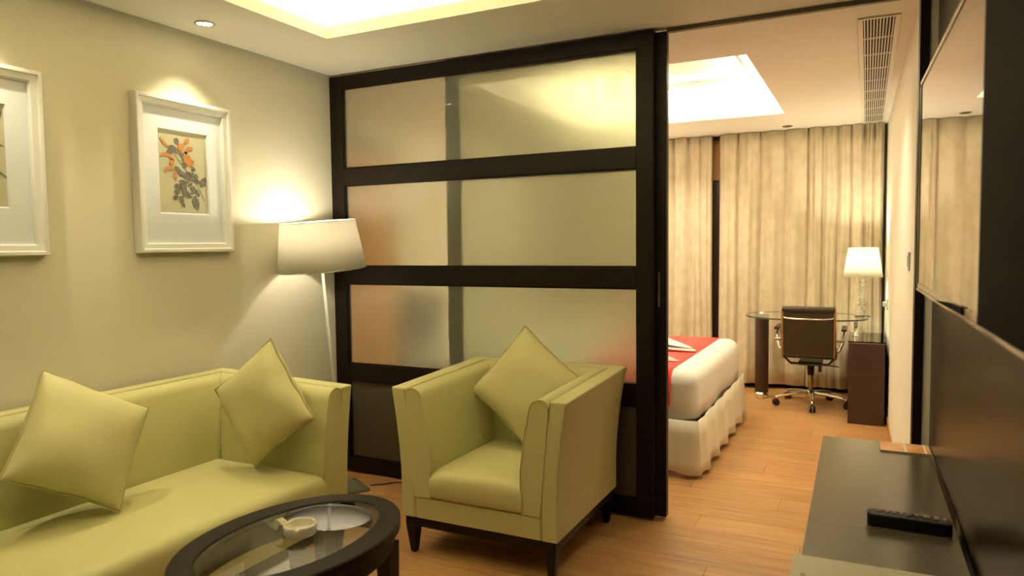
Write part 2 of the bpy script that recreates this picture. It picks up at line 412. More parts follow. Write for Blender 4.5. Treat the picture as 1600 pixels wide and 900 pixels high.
# ---------------------------------------------------------------- framed pictures
def warp(px, py):     # picture drawing coordinates (view of the flower print) -> unit square
    s = (px - 45) / 507.; yt = 5 + (px - 45) * .138; yb = 850 + (px - 45) * .038
    return s, (py - yt) / (yb - yt)
def framed(y0, y1, z0, z1, label, drawing):
    t = thing('framed_picture', label, 'picture', (XL, (y0 + y1) / 2, (z0 + z1) / 2))
    W, H = y1 - y0, z1 - z0
    def ring(name, w0, w1, h0, h1, prof, mat):
        # prof: list of (inset, x); swept mitred around the rectangle
        m = MB(); loops = []
        for (ins, x) in prof:
            a, c = W / 2 - ins, H / 2 - ins
            loops.append([m.bm.verts.new((x, sy * a, sz * c)) for sy, sz in ((-1, -1), (1, -1), (1, 1), (-1, 1))])
        n = len(loops)
        for i in range(n):
            A, B = loops[i], loops[(i + 1) % n]
            for k in range(4): m.bm.faces.new((A[k], A[(k+1) % 4], B[(k+1) % 4], B[k]))
        return m.build(name, mat, t, bevel=.0012)
    ring('frame', 0, 0, 0, 0, [(0, .002), (0, .040), (.004, .046), (.016, .046), (.019, .038), (.040, .034), (.043, .026), (.046, .026), (.046, .002)], M_white)
    # mat board with a bevelled window
    wt, ws, wb = .139, .122, .178
    m = MB(); o0 = .0445
    A = [(-W/2 + o0, -H/2 + o0), (W/2 - o0, -H/2 + o0), (W/2 - o0, H/2 - o0), (-W/2 + o0, H/2 - o0)]
    B = [(-W/2 + ws, -H/2 + wb), (W/2 - ws, -H/2 + wb), (W/2 - ws, H/2 - wt), (-W/2 + ws, H/2 - wt)]
    C = [(-W/2 + ws + .004, -H/2 + wb + .004), (W/2 - ws - .004, -H/2 + wb + .004), (W/2 - ws - .004, H/2 - wt - .004), (-W/2 + ws + .004, H/2 - wt - .004)]
    L = [[m.bm.verts.new((x, p[0], p[1])) for p in P] for P, x in ((A, .018), (B, .018), (C, .011))]
    for i in range(2):
        for k in range(4): m.bm.faces.new((L[i][k], L[i][(k+1) % 4], L[i+1][(k+1) % 4], L[i+1][k]))
    m.build('mat_board', M_mat, t)
    boxo('paper', M_paper, (.006, .0105, C[0][0] - .01, C[1][0] + .01, C[0][1] - .01, C[2][1] + .01), t)
    pw_, ph = C[1][0] - C[0][0], C[2][1] - C[0][1]
    def place(s, tt): return (C[0][0] + s * pw_, C[2][1] - tt * ph)
    drawing(t, place)
    return t
def leaf(m, pl, cx, cy, L, Wd, ang, x=.0118, jag=0.):
    n = 14; P = []
    for k in range(n):
        a = 2 * PI * k / n; r = 1 + (random.uniform(-jag, jag) if jag else 0)
        u = math.cos(a) * L / 2 * r; v = math.sin(a) * Wd / 2 * (1 - .25 * math.cos(a)) * r
        px = cx + u * math.cos(ang) - v * math.sin(ang); py = cy + u * math.sin(ang) + v * math.cos(ang)
        P.append(pl(*warp(px, py)))
    vs = [m.bm.verts.new((x, p[0], p[1])) for p in P]; ws = [m.bm.verts.new((.0106, p[0], p[1])) for p in P]
    m.bm.faces.new(vs)
    for k in range(n): m.bm.faces.new((vs[k], vs[(k+1) % n], ws[(k+1) % n], ws[k]))
def stroke(m, pl, pts, wd, x=.0115):
    # tapered curved band through pts (drawing px); wd(t) width
    N = 14; Q = []
    for i in range(N + 1):
        t = i / N * (len(pts) - 1); k = min(int(t), len(pts) - 2); f = t - k
        p0_, p1_, p2_, p3_ = pts[max(k-1, 0)], pts[k], pts[k+1], pts[min(k+2, len(pts)-1)]
        q = [.5 * ((2*p1_[j]) + (-p0_[j] + p2_[j]) * f + (2*p0_[j] - 5*p1_[j] + 4*p2_[j] - p3_[j]) * f*f + (-p0_[j] + 3*p1_[j] - 3*p2_[j] + p3_[j]) * f**3) for j in (0, 1)]
        Q.append(q)
    Lf, Rt = [], []
    for i, q in enumerate(Q):
        a, c = Q[max(i-1, 0)], Q[min(i+1, N)]; dx, dy = c[0]-a[0], c[1]-a[1]; l = math.hypot(dx, dy) or 1; h = wd(i / N) / 2
        Lf.append(pl(*warp(q[0] - dy/l*h, q[1] + dx/l*h))); Rt.append(pl(*warp(q[0] + dy/l*h, q[1] - dx/l*h)))
    A = [m.bm.verts.new((x, *p)) for p in Lf]; B = [m.bm.verts.new((x, *p)) for p in Rt]
    for i in range(N): m.bm.faces.new((A[i], A[i+1], B[i+1], B[i]))
def bouquet(t, pl):
    random.seed(3)
    m = MB()
    leaves = [(235,130,75,45,1.1), (190,200,95,60,.3), (160,235,60,40,.7), (225,225,80,40,.9), (285,270,70,45,1.2), (150,240,40,28,0), (310,375,75,48,1.5), (300,310,60,34,2),
              (245,425,110,50,.75), (285,465,100,55,.5), (340,460,70,50,-.3), (405,415,48,48,.2), (400,470,60,42,.5), (345,500,110,50,.35), (430,490,60,50,.9), (375,520,90,40,.4),
              (510,545,115,70,-1.15), (440,540,60,45,.6), (300,540,110,34,.15), (230,600,90,58,1.2), (225,645,65,55,.2), (300,600,95,58,1.4), (320,660,100,60,.5), (395,615,65,50,.8),
              (385,655,40,32,.3), (430,645,70,46,1.), (205,700,60,45,-.8), (262,728,70,42,1.1), (285,775,50,32,.9), (420,760,135,72,1.35), (350,690,60,40,.2), (450,670,46,30,1.2), (365,570,60,30,-.6)]
    for (cx, cy, L, W_, a) in leaves: leaf(m, pl, cx, cy, L, W_, a, .0116 + random.random() * .0006, .08)
    m.build('printed_leaves', M_leaf, t)['label'] = 'grey printed leaves'
    m = MB()
    for pts in ([(60, 90), (200, 250), (330, 430), (430, 560), (515, 735)], [(340, 450), (440, 520), (510, 560)], [(300, 520), (230, 600), (200, 700)], [(400, 580), (420, 690), (425, 800)], [(260, 560), (280, 690), (290, 790)], [(210, 690), (300, 690), (400, 690), (460, 680)]):
        stroke(m, pl, pts, lambda s: 7, .0125)
    m.build('printed_stems', M_leaf, t)
    m = MB()
    P = [([(65, 88), (95, 130), (120, 165), (155, 185)], 22), ([(62, 270), (110, 258), (160, 280), (192, 320)], 30), ([(192, 310), (178, 340), (180, 380)], 40), ([(105, 440), (125, 410), (165, 400), (200, 415)], 32),
         ([(215, 440), (205, 480), (225, 512)], 30), ([(370, 110), (345, 120), (315, 145)], 36), ([(405, 200), (370, 205), (335, 225), (325, 260)], 34), ([(330, 235), (325, 290), (345, 340), (400, 375)], 48), ([(360, 270), (370, 310), (415, 338)], 22)]
    for pts, wd in P: stroke(m, pl, pts, (lambda w_: (lambda s: w_ * (.25 + .95 * math.sin(PI * min(1, s * .8 + .12)))))(wd), .0128)
    leaf(m, pl, 275, 190, 85, 60, 2.2, .0126, .15)
    m.build('printed_flowers', M_petal, t)['label'] = 'orange printed petals'
def dark_botanical(t, pl):
    m = MB()
    for pts, wd in (([(538, 110), (500, 180), (420, 235), (300, 260)], 52), ([(545, 395), (470, 380), (380, 400)], 26), ([(555, 640), (480, 575), (400, 520), (300, 480)], 20), ([(300, 200), (250, 420), (260, 700)], 24), ([(260, 420), (160, 340), (90, 330)], 40), ([(250, 560), (160, 600), (110, 690)], 46)):
        stroke(m, pl, pts, (lambda w_: (lambda s: w_ * (.12 + math.sin(PI * min(1, s * .9 + .02)))))(wd), .012)
    m.build('printed_leaves', M_leaf, t)['label'] = 'dark grey printed blades'
framed(2.055, 2.566, 1.336, 2.033, 'white framed flower print with orange petals, nearest the floor lamp', bouquet)
framed(1.158, 1.671, 1.332, 2.029, 'white framed print of dark grey leaves, cut by the left edge', dark_botanical)

# ---------------------------------------------------------------- upholstered seats
def flare_poly(th, out, zt, zb=.17):
    # outer profile offset outwards towards the top; returns [(o, z)] outer then inner, o positive = outwards
    n = 10; P = []
    for k in range(n + 1):
        s = k / n; z = zb + (zt - zb) * s; P.append((out * max(0, (s - .25) / .75) ** 1.7, z))
    Q = [(p[0] - th, p[1]) for p in P][::-1]
    return P + Q
def seatset(name, label, cat, loc, rz, W, D, zt, seat_z, seat_lbl=None):
    t = thing(name, label, cat, loc, rz)
    sh, pd, out = .072, .082, .044
    yf, yb = -D / 2, D / 2
    zb = .17
    for s in (-1, 1):       # outer arm shells
        m = MB(); P = [(s * (W / 2 + o), z) for o, z in flare_poly(sh, out, zt)]
        m.prism(P, 'y', yf, yb + .0)
        # lean the rear edge outwards with the same flare
        for v in m.bm.verts:
            if v.co.y > 0:
                k = max(0, ((v.co.z - zb) / (zt - zb) - .25) / .75) ** 1.7; v.co.y += .036 * k
            v.co.z += 0.022 * (v.co.y - yf) / D * max(0, (v.co.z - .4) / (zt - .4))
        m.build('arm_shell', M_leather, t, bevel=.007, seg=3)
    # back shell
    m = MB(); P = [(yb + o * .82, z) for o, z in flare_poly(sh, out, zt + .022)]
    m.prism(P, 'x', -W / 2 + sh - .045 * 0 + .001, W / 2 - sh - .001)
    for v in m.bm.verts:
        k = max(0, ((v.co.z - zb) / (zt - zb) - .25) / .75) ** 1.7; v.co.x *= (1 + (out / (W / 2 - sh)) * k)
    m.build('back_shell', M_leather, t, bevel=.007, seg=3)
    # pads: rounded top, mitred at the rear corners
    def padprof(n=8):
        # (d, z): d = 0 at shell .. pd at the inner face; top is rounded
        z0 = seat_z - .12; zt_ = zt + .004; r = pd * .52
        P = [(0, z0)]
        P.append((0, zt_ - .03))
        for k in range(n + 1):
            a = PI - PI * k / n
            P.append((pd / 2 + math.cos(a) * pd / 2, zt_ - .038 + math.sin(a) * .038))
        P += [(pd + .006, zt_ - .16), (pd + .010, zt_ - .30), (pd, z0)]
        return P
    for s in (-1, 1):
        m = MB(); PP = padprof(); rings = []
        ny = 8
        for j in range(ny + 1):
            ring = []
            for (d, z) in PP:
                lean = out * max(0, ((z - zb) / (zt - zb) - .25) / .75) ** 1.7
                x = s * (W / 2 - sh - d + lean)
                yend = yb - sh - d + lean * .8 - .0006 * j / ny
                y = (yf - .004) + (yend - (yf - .004)) * j / ny
                puff = 0.
                ring.append(m.bm.verts.new((x - s * puff, y, z + .022 * (y - yf) / D * max(0, (z - .4) / (zt - .4)))))
            rings.append(ring)
        n = len(PP)
        for j in range(ny):
            for k in range(n): m.bm.faces.new((rings[j][k], rings[j][(k+1) % n], rings[j+1][(k+1) % n], rings[j+1][k]))
        m.bm.faces.new(rings[0]); m.bm.faces.new(rings[-1][::-1])
        m.build('arm_pad', M_leather, t, bevel=.006, seg=3)
        # piping round the front of the pad and stitched seam on the shell
        g = MB(); pts = []
        for (d, z) in PP[1:]:
            lean = out * max(0, ((z - zb) / (zt - zb) - .25) / .75) ** 1.7
            pts.append((s * (W / 2 - sh - d + lean), yf - .004, z))
        g.tube(pts, .0028, 6); g.build('piping', M_leather, t, smooth=True)
        g = MB(); pts = []
        for k in range(12):
            z = zb + .004 + (zt - zb - .012) * k / 11; lean = out * max(0, ((z - zb) / (zt - zb) - .25) / .75) ** 1.7
            pts.append((s * (W / 2 - sh + lean + .006), yf - .0004, z))
        g.tube(pts, .0013, 5); g.build('seam', M_seam, t)
    m = MB(); PP = padprof(); rings = []
    for j in range(9):
        ring = []
        for (d, z) in PP:
            lean = out * max(0, ((z - zb) / (zt - zb) - .25) / .75) ** 1.7
            y = yb - sh - d + lean * .8; hw = W / 2 - sh - d + lean - .0012
            ring.append(m.bm.verts.new((-hw + 2 * hw * j / 8, y, z + .022 * (y - yf) / D * max(0, (z - .4) / (zt - .4)))))
        rings.append(ring)
    n = len(PP)
    for j in range(8):
        for k in range(n): m.bm.faces.new((rings[j][k], rings[j][(k+1) % n], rings[j+1][(k+1) % n], rings[j+1][k]))
    m.bm.faces.new(rings[0]); m.bm.faces.new(rings[-1][::-1])
    m.build('back_pad', M_leather, t, bevel=.004, seg=2)
    # front rail
    boxo('front_rail', M_leather, (-W/2 + sh + .001, W/2 - sh - .001, yf + .002, yb - sh - .002, .17, seat_z - .122), t, bevel=.005)
    # seat cushion, crowned, front edge rounded and proud
    m = MB(); hw = W / 2 - sh - pd + .004; y0, y1 = yf - .012, yb - sh - pd + .004; zb_, zt_ = seat_z - .118, seat_z
    NX, NY = 24, 16
    def top(u, v):
        x = -hw + 2 * hw * u; y = y0 + (y1 - y0) * v
        e = min(u, 1 - u) * 2 * hw; ez = min(1, e / .035); f = min(1, v * (y1 - y0) / .045)
        z = zt_ - .018 * (1 - math.sqrt(max(0, 1 - (1 - ez) ** 2))) - .040 * (1 - math.sqrt(max(0, 1 - (1 - f) ** 2))) + .012 * math.sin(PI * u) ** .5 * math.sin(PI * min(1, v + .15)) ** .5
        y2 = y + .0
        return (x, y2, z)
    # denser sampling near the edges
    def ease(q): return .5 - .5 * math.cos(PI * q)
    V = m.grid(lambda u, v: top(ease(u), ease(v) if v < .5 else ease(v)), NX, NY)
    per = [V[0][i] for i in range(NX + 1)] + [V[j][NX] for j in range(1, NY + 1)] + [V[NY][i] for i in range(NX - 1, -1, -1)] + [V[j][0] for j in range(NY - 1, 0, -1)]
    prev = per
    for (dz, ins) in ((.35, -.003), (.7, .001), (.93, .004), (1., .012)):
        ring = []
        for v in per:
            x, y, z = v.co; z2 = z + (zb_ - z) * dz; fx = 1 - ins / hw; yy = y + (ins if y < 0 else -ins)
            ring.append(m.bm.verts.new((x * min(fx, 1), yy, z2)))
        for i in range(len(per)): m.bm.faces.new((prev[i], prev[(i+1) % len(per)], ring[(i+1) % len(per)], ring[i]))
        prev = ring
    m.bm.faces.new(prev)
    m.build('seat_cushion', M_leather, t, smooth=True)
    # dark base and tapered legs
    m = MB(); a = .012
    m.box(-W/2 + a, W/2 - a, yf + a, yf + a + .03, .128, .1695); m.box(-W/2 + a, W/2 - a, yb - a - .03, yb - a, .128, .1695)
    m.box(-W/2 + a, -W/2 + a + .03, yf + a + .031, yb - a - .031, .128, .1695); m.box(W/2 - a - .03, W/2 - a, yf + a + .031, yb - a - .031, .128, .1695)
    m.build('base_frame', M_black, t, bevel=.002)
    for sx in (-1, 1):
        for sy in (-1, 1):
            m = MB(); cx, cy = sx * (W/2 - a), sy * (D/2 - a)
            tp = [(cx, cy), (cx - sx * .052, cy), (cx - sx * .052, cy - sy * .052), (cx, cy - sy * .052)]
            cb, cbY = cx - sx * .014, cy - sy * .014
            bt = [(cb, cbY), (cb - sx * .026, cbY), (cb - sx * .026, cbY - sy * .026), (cb, cbY - sy * .026)]
            A = [m.bm.verts.new((*p, .1275)) for p in tp]; B = [m.bm.verts.new((*p, .004)) for p in bt]
            for k in range(4): m.bm.faces.new((A[k], A[(k+1) % 4], B[(k+1) % 4], B[k]))
            m.bm.faces.new(A); m.bm.faces.new(B[::-1])
            m.box(cb - sx * .013 - .009, cb - sx * .013 + .009, cbY - sy * .013 - .009, cbY - sy * .013 + .009, 0, .0045)
            m.build('leg', M_black, t, bevel=.002)
    return t
seatset('armchair', 'lime green leather armchair with flared arms and black legs before the partition', 'armchair', (-1.4465, 2.9075, 0), 0, .741, .745, .738, .388)
# sofa: front faces +x
SL = 2.0
seatset('sofa', 'long lime green leather sofa against the left wall', 'sofa', (-2.402, 2.428 - SL / 2, 0), PI / 2, SL, .756, .748, .402)

# ---------------------------------------------------------------- cushions
def cushion(label, c0, c1, c2, c3, T=.085, flop=0., push=1.):
    c0, c1, c2, c3 = map(Vector, (c0, c1, c2, c3))
    cc = Vector((0, 0, 1.35)); c0, c1, c2, c3 = [cc + (q_ - cc) * push for q_ in (c0, c1, c2, c3)]
    c = (c0 + c1 + c2 + c3) / 4; ex = ((c1 - c0) + (c2 - c3)); sx = ex.length / 4; ex.normalize()
    ey = ((c0 - c3) + (c1 - c2)); sy = ey.length / 4; ey = (ey - ex * ey.dot(ex)).normalized(); n = ex.cross(ey)
    t = thing('cushion', label, 'cushion', c)
    N = 30
    def outline(u, v):
        # edges pulled in between the pointed corners
        pu = 1 - .05 * (1 - v * v) ; pv = 1 - .05 * (1 - u * u)
        return u * pu * sx, v * pv * sy
    rnd = random.Random(len(label)); ph = [rnd.uniform(0, 6) for _ in range(6)]
    def P(u, v, side):
        U, V_ = outline(u, v)
        e = max(0., (1 - abs(u) ** 2.6)) ** .55 * max(0., (1 - abs(v) ** 2.6)) ** .55
        h = T * e
        # puckers radiating from the seams
        pk = .0035 * math.sin(9 * u + ph[0]) * abs(v) ** 3 + .0035 * math.sin(8 * v + ph[1]) * abs(u) ** 3
        h += pk * min(1, e * 4) + .004 * math.sin(3 * u + ph[2]) * math.sin(2.5 * v + ph[3]) * e
        h -= flop * .006 * math.exp(-((u * .8 + v) ** 2) * 6) * e
        return ex * U + ey * V_ + n * (h * side)
    m = MB()
    def e_(q): q = q * 2 - 1; return math.sin(q * PI / 2)
    for side in (1, -1): m.grid(lambda u, v: P(e_(u), e_(v), side), N, N)
    m.build('cover', M_cush, t, smooth=True, merge=1e-5)
    g = MB(); pts = []; K = 26
    for (a, b_) in (((-1, -1), (1, -1)), ((1, -1), (1, 1)), ((1, 1), (-1, 1)), ((-1, 1), (-1, -1))):
        for k in range(K):
            s = k / K; u = a[0] + (b_[0] - a[0]) * s; v = a[1] + (b_[1] - a[1]) * s
            U, V_ = outline(u, v); wv = .0035 * math.sin(s * 19 + ph[4] + a[0] * 2) * math.sin(PI * s)
            pts.append(ex * U * 1.008 + ey * V_ * 1.008 + n * wv)
    g.tube(pts, .0045, 8, closed=True); g.build('piping', M_pipe, t, smooth=True)
    return t
cushion('square green cushion slumped at the left end of the sofa', (-2.553, 1.471, .939), (-2.459, 1.799, .742), (-2.343, 1.582, .440), (-2.436, 1.254, .631), .098, 1, 1.015)
cushion('square green cushion standing on its corner at the right end of the sofa', (-2.536, 2.180, .736), (-2.228, 2.206, .970), (-1.993, 2.195, .662), (-2.301, 2.170, .428), .090, 1, 1.0)
cushion('square green cushion standing on its corner in the armchair', (-1.708, 2.975, .656), (-1.460, 3.072, .963), (-1.139, 3.033, .717), (-1.386, 2.936, .409), .075)

# ---------------------------------------------------------------- coffee table
TZ = .56
tb = thing('coffee_table', 'oval black coffee table with inset glass top between sofa and armchair', 'table', (-1.405, 1.452, 0), math.radians(-3))
AO, BO = .350, .248       # semi axes: y, x (outer)
AI, BI = .288, .178
def ell(a, b_, z, n=72): return [(b_ * math.cos(2*PI*k/n), a * math.sin(2*PI*k/n), z) for k in range(n)]
def rings_mesh(m, loops, close=True):
    R_ = [[m.bm.verts.new(p) for p in L] for L in loops]; n = len(R_[0]); K = len(R_)
    for i in range(K if close else K - 1):
        A, B = R_[i], R_[(i+1) % K]
        for k in range(n): m.bm.faces.new((A[k], A[(k+1) % n], B[(k+1) % n], B[k]))
m = MB(); rings_mesh(m, [ell(AO, BO, TZ - .004), ell(AO - .004, BO - .004, TZ), ell(AI + .004, BI + .004, TZ), ell(AI, BI, TZ - .003), ell(AI, BI, TZ - .014), ell(AI - .012, BI - .012, TZ - .014), ell(AI - .012, BI - .012, TZ - .034), ell(AO - .006, BO - .006, TZ - .034), ell(AO, BO, TZ - .030)])
m.build('tabletop', M_dark, tb, smooth=False, bevel=.001)
m = MB(); rings_mesh(m, [ell(AO - .022, BO - .022, TZ - .0345), ell(AI + .005, BI + .005, TZ - .0345), ell(AI + .005, BI + .005, TZ - .085), ell(AO - .022, BO - .022, TZ - .085)])
m.build('apron', M_dark, tb, bevel=.001)
m = MB(); L = [m.bm.verts.new(p) for p in ell(AI - .0008, BI - .0008, TZ - .004)]; m.bm.faces.new(L)
m.build('glass_top', M_tabglass, tb)
m = MB(); rings_mesh(m, [ell(AI - .0005, BI - .0005, TZ - .0045), ell(AI - .0045, BI - .0045, TZ - .0043), ell(AI - .0045, BI - .0045, TZ - .0138), ell(AI - .0005, BI - .0005, TZ - .0138)])
m.build('glass_edge', M_edge, tb)['label'] = 'dark green polished rim of the glass'
for sx in (-1, 1):
    for sy in (-1, 1):
        a = math.radians(52); cx, cy = sx * (BO - .042) * math.cos(a) * .98, sy * (AO - .045) * math.sin(a) * 1.02
        m = MB(); A = [m.bm.verts.new((cx + i * .026, cy + j * .026, TZ - .0855)) for i, j in ((-1, -1), (1, -1), (1, 1), (-1, 1))]
        B = [m.bm.verts.new((cx + sx * .006 + i * .014, cy + sy * .006 + j * .014, 0)) for i, j in ((-1, -1), (1, -1), (1, 1), (-1, 1))]
        for k in range(4): m.bm.faces.new((A[k], A[(k+1) % 4], B[(k+1) % 4], B[k]))
        m.bm.faces.new(A); m.bm.faces.new(B[::-1]); m.build('leg', M_black, tb, bevel=.002)

# ashtray
at = thing('ashtray', 'round white ceramic ashtray on the glass coffee table', 'ashtray', (-1.402, 1.474, TZ - .0035))
m = MB(); r0 = .046; seg = 60; prof = [(.001, .001), (r0 - .003, 0), (r0, .003), (r0, .027), (r0 - .002, .030), (r0 - .006, .030), (r0 - .008, .027), (r0 - .009, .009), (r0 - .014, .006), (.001, .006)]
rings = []
for (rr, z) in prof:
    ring = []
    for k in range(seg):
        a = 2*PI*k/seg; zz = z
        if z > .02:
            for g in (math.radians(-55), math.radians(65), math.radians(185)):
                d = abs((a - g + PI) % (2*PI) - PI)
                if d < .10: zz = min(z, .0245)
        ring.append(m.bm.verts.new((rr * math.cos(a), rr * math.sin(a), zz)))
    rings.append(ring)
for i in range(len(rings) - 1):
    for k in range(seg): m.bm.faces.new((rings[i][k], rings[i][(k+1) % seg], rings[i+1][(k+1) % seg], rings[i+1][k]))
m.build('bowl', M_cer, at, smooth=True)
mb_ = thing('matchbook', 'folded white matchbook leaning on the rim of the ashtray', 'matchbook', (-1.432, 1.450, TZ + .024), math.radians(-12))
Mt = Matrix.Rotation(math.radians(14), 4, 'Y')
m = MB(); m.box(-.034, .034, -.011, .011, 0, .003, Mt); m.build('cover', M_card, mb_, bevel=.0005)
m = MB(); m.box(-.030, .004, -.0105, .0105, .0032, .0052, Mt); m.build('flap', M_card, mb_, bevel=.0004)
m = MB(); m.box(-.012, -.006, -.003, .003, .0053, .0056, Mt); m.build('logo_mark', M_orangewood, mb_)

# ---------------------------------------------------------------- floor lamp
fl_ = thing('floor_lamp', 'white floor lamp with tapered pleated shade in the corner by the partition', 'lamp', (-2.597, 3.08, 0))
ax0, ax1 = Vector((0.0, 0.0, .02)), Vector((-.020, -.105, 1.235))
axis = (ax1 - ax0).normalized(); q = axis.to_track_quat('Z', 'Y').to_matrix().to_4x4()
m = MB(); m.box(-.11, .11, -.11, .11, .0, .018, Matrix.Rotation(math.radians(-30), 4, 'Z')); m.build('base', M_slate, fl_, bevel=.003)
m = MB(); m.box(-.085, .085, -.085, .085, .0185, .0205, Matrix.Rotation(math.radians(-30), 4, 'Z')); m.build('base_plate', M_track, fl_, bevel=.001)
m = MB(); m.cyl(ax0, ax1 + axis * .10, .0075, .0075, 16); m.build('pole', M_white, fl_, smooth=True)
m = MB(); m.cyl(ax0, ax0 + axis * .035, .018, .012, 16); m.build('collar', M_white, fl_, smooth=True)
R0, R1, HS = .232, .196, .255
m = MB(); Mx = Matrix.Translation(ax1) @ q
seg = 96
V = []
for (rr, z) in ((R0, 0), (R0 - (R0 - R1) * .5, HS * .5), (R1, HS)):
    ring = []
    for k in range(seg):
        a = 2*PI*k/seg; fac = 1 - .008 * (abs(math.sin(a * 4)) ** 6); ring.append(m.bm.verts.new(Mx @ Vector((rr * fac * math.cos(a), rr * fac * math.sin(a), z))))
    V.append(ring)
for i in range(2):
    for k in range(seg): m.bm.faces.new((V[i][k], V[i][(k+1) % seg], V[i+1][(k+1) % seg], V[i+1][k]))
m.build('lamp_shade', M_shade, fl_, smooth=True, solid=.0015)
m = MB()
for rr, z in ((R0 - .001, 0.0), (R1 - .001, HS)): m.tube([Mx @ Vector((rr * math.cos(2*PI*k/64), rr * math.sin(2*PI*k/64), z)) for k in range(64)], .0022, 6, closed=True)
for a in range(3):
    an = a * 2 * PI / 3 + .5; m.tube([Mx @ Vector((R1 * math.cos(an), R1 * math.sin(an), HS)), Mx @ Vector((.02 * math.cos(an), .02 * math.sin(an), HS - .03))], .0016, 6)
m.build('shade_ring', M_white, fl_, smooth=True)
m = MB(); m.lathe([(.017, .075), (.019, .08), (.019, .12), (.015, .125), (.001, .125)], 20, Mx); m.build('socket', M_rubber, fl_, smooth=True)
m = MB(); m.lathe([(.001, .126), (.012, .128), (.024, .15), (.028, .168), (.022, .188), (.001, .196)], 20, Mx); m.build('bulb', M_bulb, fl_, smooth=True)
lb = light_obj('floor_lamp_light', 'POINT', (0, 0, 0), 13, (1.0, .90, .70), shadow_soft_size=.032)
lb.location = (Mx @ Vector((0, 0, .168))) + Vector(fl_.location) + axis * .05
cord = MB(); cord.tube([(-2.50, 3.19, .0045), (-2.44, 3.24, .0045), (-2.40, 3.29, .0045), (-2.33, 3.325, .0045)], .0035, 6)
cord.build('power_cord', M_rubber); tag(bpy.data.objects['power_cord'], 'thin dark cord on the floor beside the floor lamp base', 'cord')
g = MB(); g.tube([Vector((-.02 + .035 * math.cos(a_ * .5), -.075 + .006 * math.sin(a_), .022 + .028 + .028 * math.sin(a_ * .5 - .8))) for a_ in range(0, 13)], .004, 6)
g.build('looped_flex', M_cord, fl_, smooth=True)

# ---------------------------------------------------------------- chandelier (above and in front of the sofa, seen mirrored in the top pane)
CX, CY, CZ = -1.66, 1.85, 2.40
ch = thing('chandelier', 'small multi arm chandelier with yellow shades mirrored in the top glass pane', 'chandelier', (CX, CY, CZ))
m = MB(); m.cyl((0, 0, .0), (0, 0, .19), .006); m.lathe([(.002, -.02), (.02, -.01), (.028, .01), (.014, .04), (.006, .05)], 20); m.cyl((0, 0, .185), (0, 0, .1995), .05, .05, 24); m.build('stem', M_gold, ch, smooth=True)
for k in range(5):
    a = k * 2*PI/5 + .3; c_, s_ = math.cos(a), math.sin(a); rr = .17
    m = MB(); m.tube([(0, 0, .01), (c_*.06, s_*.06, -.012), (c_*.12, s_*.12, -.012), (c_*rr, s_*rr, .012)], .004, 6); m.build('arm', M_gold, ch, smooth=True)
    m = MB(); m.lathe([(.012, 0), (.034, .006), (.036, .008)], 20, Matrix.Translation((c_*rr, s_*rr, .008))); m.build('drip_tray', M_crystal, ch, smooth=True)
    m = MB(); m.lathe([(.046, .0), (.030, .065)], 24, Matrix.Translation((c_*rr, s_*rr, .045))); m.build('shade', M_shade3, ch, smooth=True, solid=.001)
    m = MB(); m.lathe([(.001, .02), (.009, .022), (.009, .05), (.012, .065), (.009, .085), (.001, .095)], 12, Matrix.Translation((c_*rr, s_*rr, .0))); m.build('bulb', M_bulb, ch, smooth=True)
    l = light_obj('chandelier_light', 'POINT', (CX + c_*rr, CY + s_*rr, CZ + .105), .9, WARM, shadow_soft_size=.01)

# ---------------------------------------------------------------- bed
bx0, bx1, by0, by1 = -2.83, -.865, 4.09, 5.72
bd = thing('bed', 'white made bed with a cream skirt, foot end showing past the partition', 'bed', ((bx0 + bx1) / 2, (by0 + by1) / 2, 0))
ox, oy = bd.location.x, bd.location.y
def rbox(m, x0, x1, y0, y1, z0, z1, r, nx=30, ny=26, wob=None):
    # draped box: top grid plus rounded shoulders falling to z0
    rows_ = [(0, z0), (0, z0 + (z1 - r - z0) * .5), (0, z1 - r)]
    for k in range(1, 7):
        a = PI / 2 * k / 6; rows_.append((r * (1 - math.cos(a)), z1 - r + r * math.sin(a)))
    def loop(ins, z, N=40):
        P = []; X0, X1, Y0, Y1 = x0 + ins, x1 - ins, y0 + ins, y1 - ins; rc = max(.001, r * 1.2 - ins)
        for (cx, cy, a0) in ((X1 - rc, Y1 - rc, 0), (X0 + rc, Y1 - rc, 90), (X0 + rc, Y0 + rc, 180), (X1 - rc, Y0 + rc, 270)):
            for k in range(8): a = math.radians(a0 + 90 * k / 7); P.append(Vector((cx + rc * math.cos(a), cy + rc * math.sin(a), z)))
        Q = []
        for i in range(len(P)):
            a, c = P[i], P[(i+1) % len(P)]
            n_ = 12 if (c - a).length > .4 else 1
            for k in range(n_): Q.append(a.lerp(c, k / n_))
        return Q
    L = [loop(i, z) for i, z in rows_]
    if wob:
        L = [[wob(p, j) for p in l] for j, l in enumerate(L)]
    R_ = [[m.bm.verts.new(p) for p in l] for l in L]; n = len(R_[0])
    for i in range(len(R_) - 1):
        for k in range(n): m.bm.faces.new((R_[i][k], R_[i][(k+1) % n], R_[i+1][(k+1) % n], R_[i+1][k]))
    m.bm.faces.new(R_[-1]); m.bm.faces.new(R_[0][::-1])
    return R_
boxo('mattress_base', M_skirt, (bx0 - ox + .03, bx1 - ox - .05, by0 - oy + .05, by1 - oy - .05, .06, .30), bd)
def wob(p, j):
    q = p.copy()
    if j <= 1:
        k = .010 * math.sin(p.x * 11 + p.y * 7) + .006 * math.sin(p.y * 23)
        d = Vector((p.x, p.y, 0)).normalized(); q += d * k
        if j == 0: q.z += .018 * math.sin(p.x * 5 + p.y * 4.3) + .01
    return q
m = MB(); rbox(m, bx0 - ox, bx1 - ox, by0 - oy, by1 - oy, .305, .612, .085, wob=wob); m.build('sheet', M_linen, bd, smooth=True)
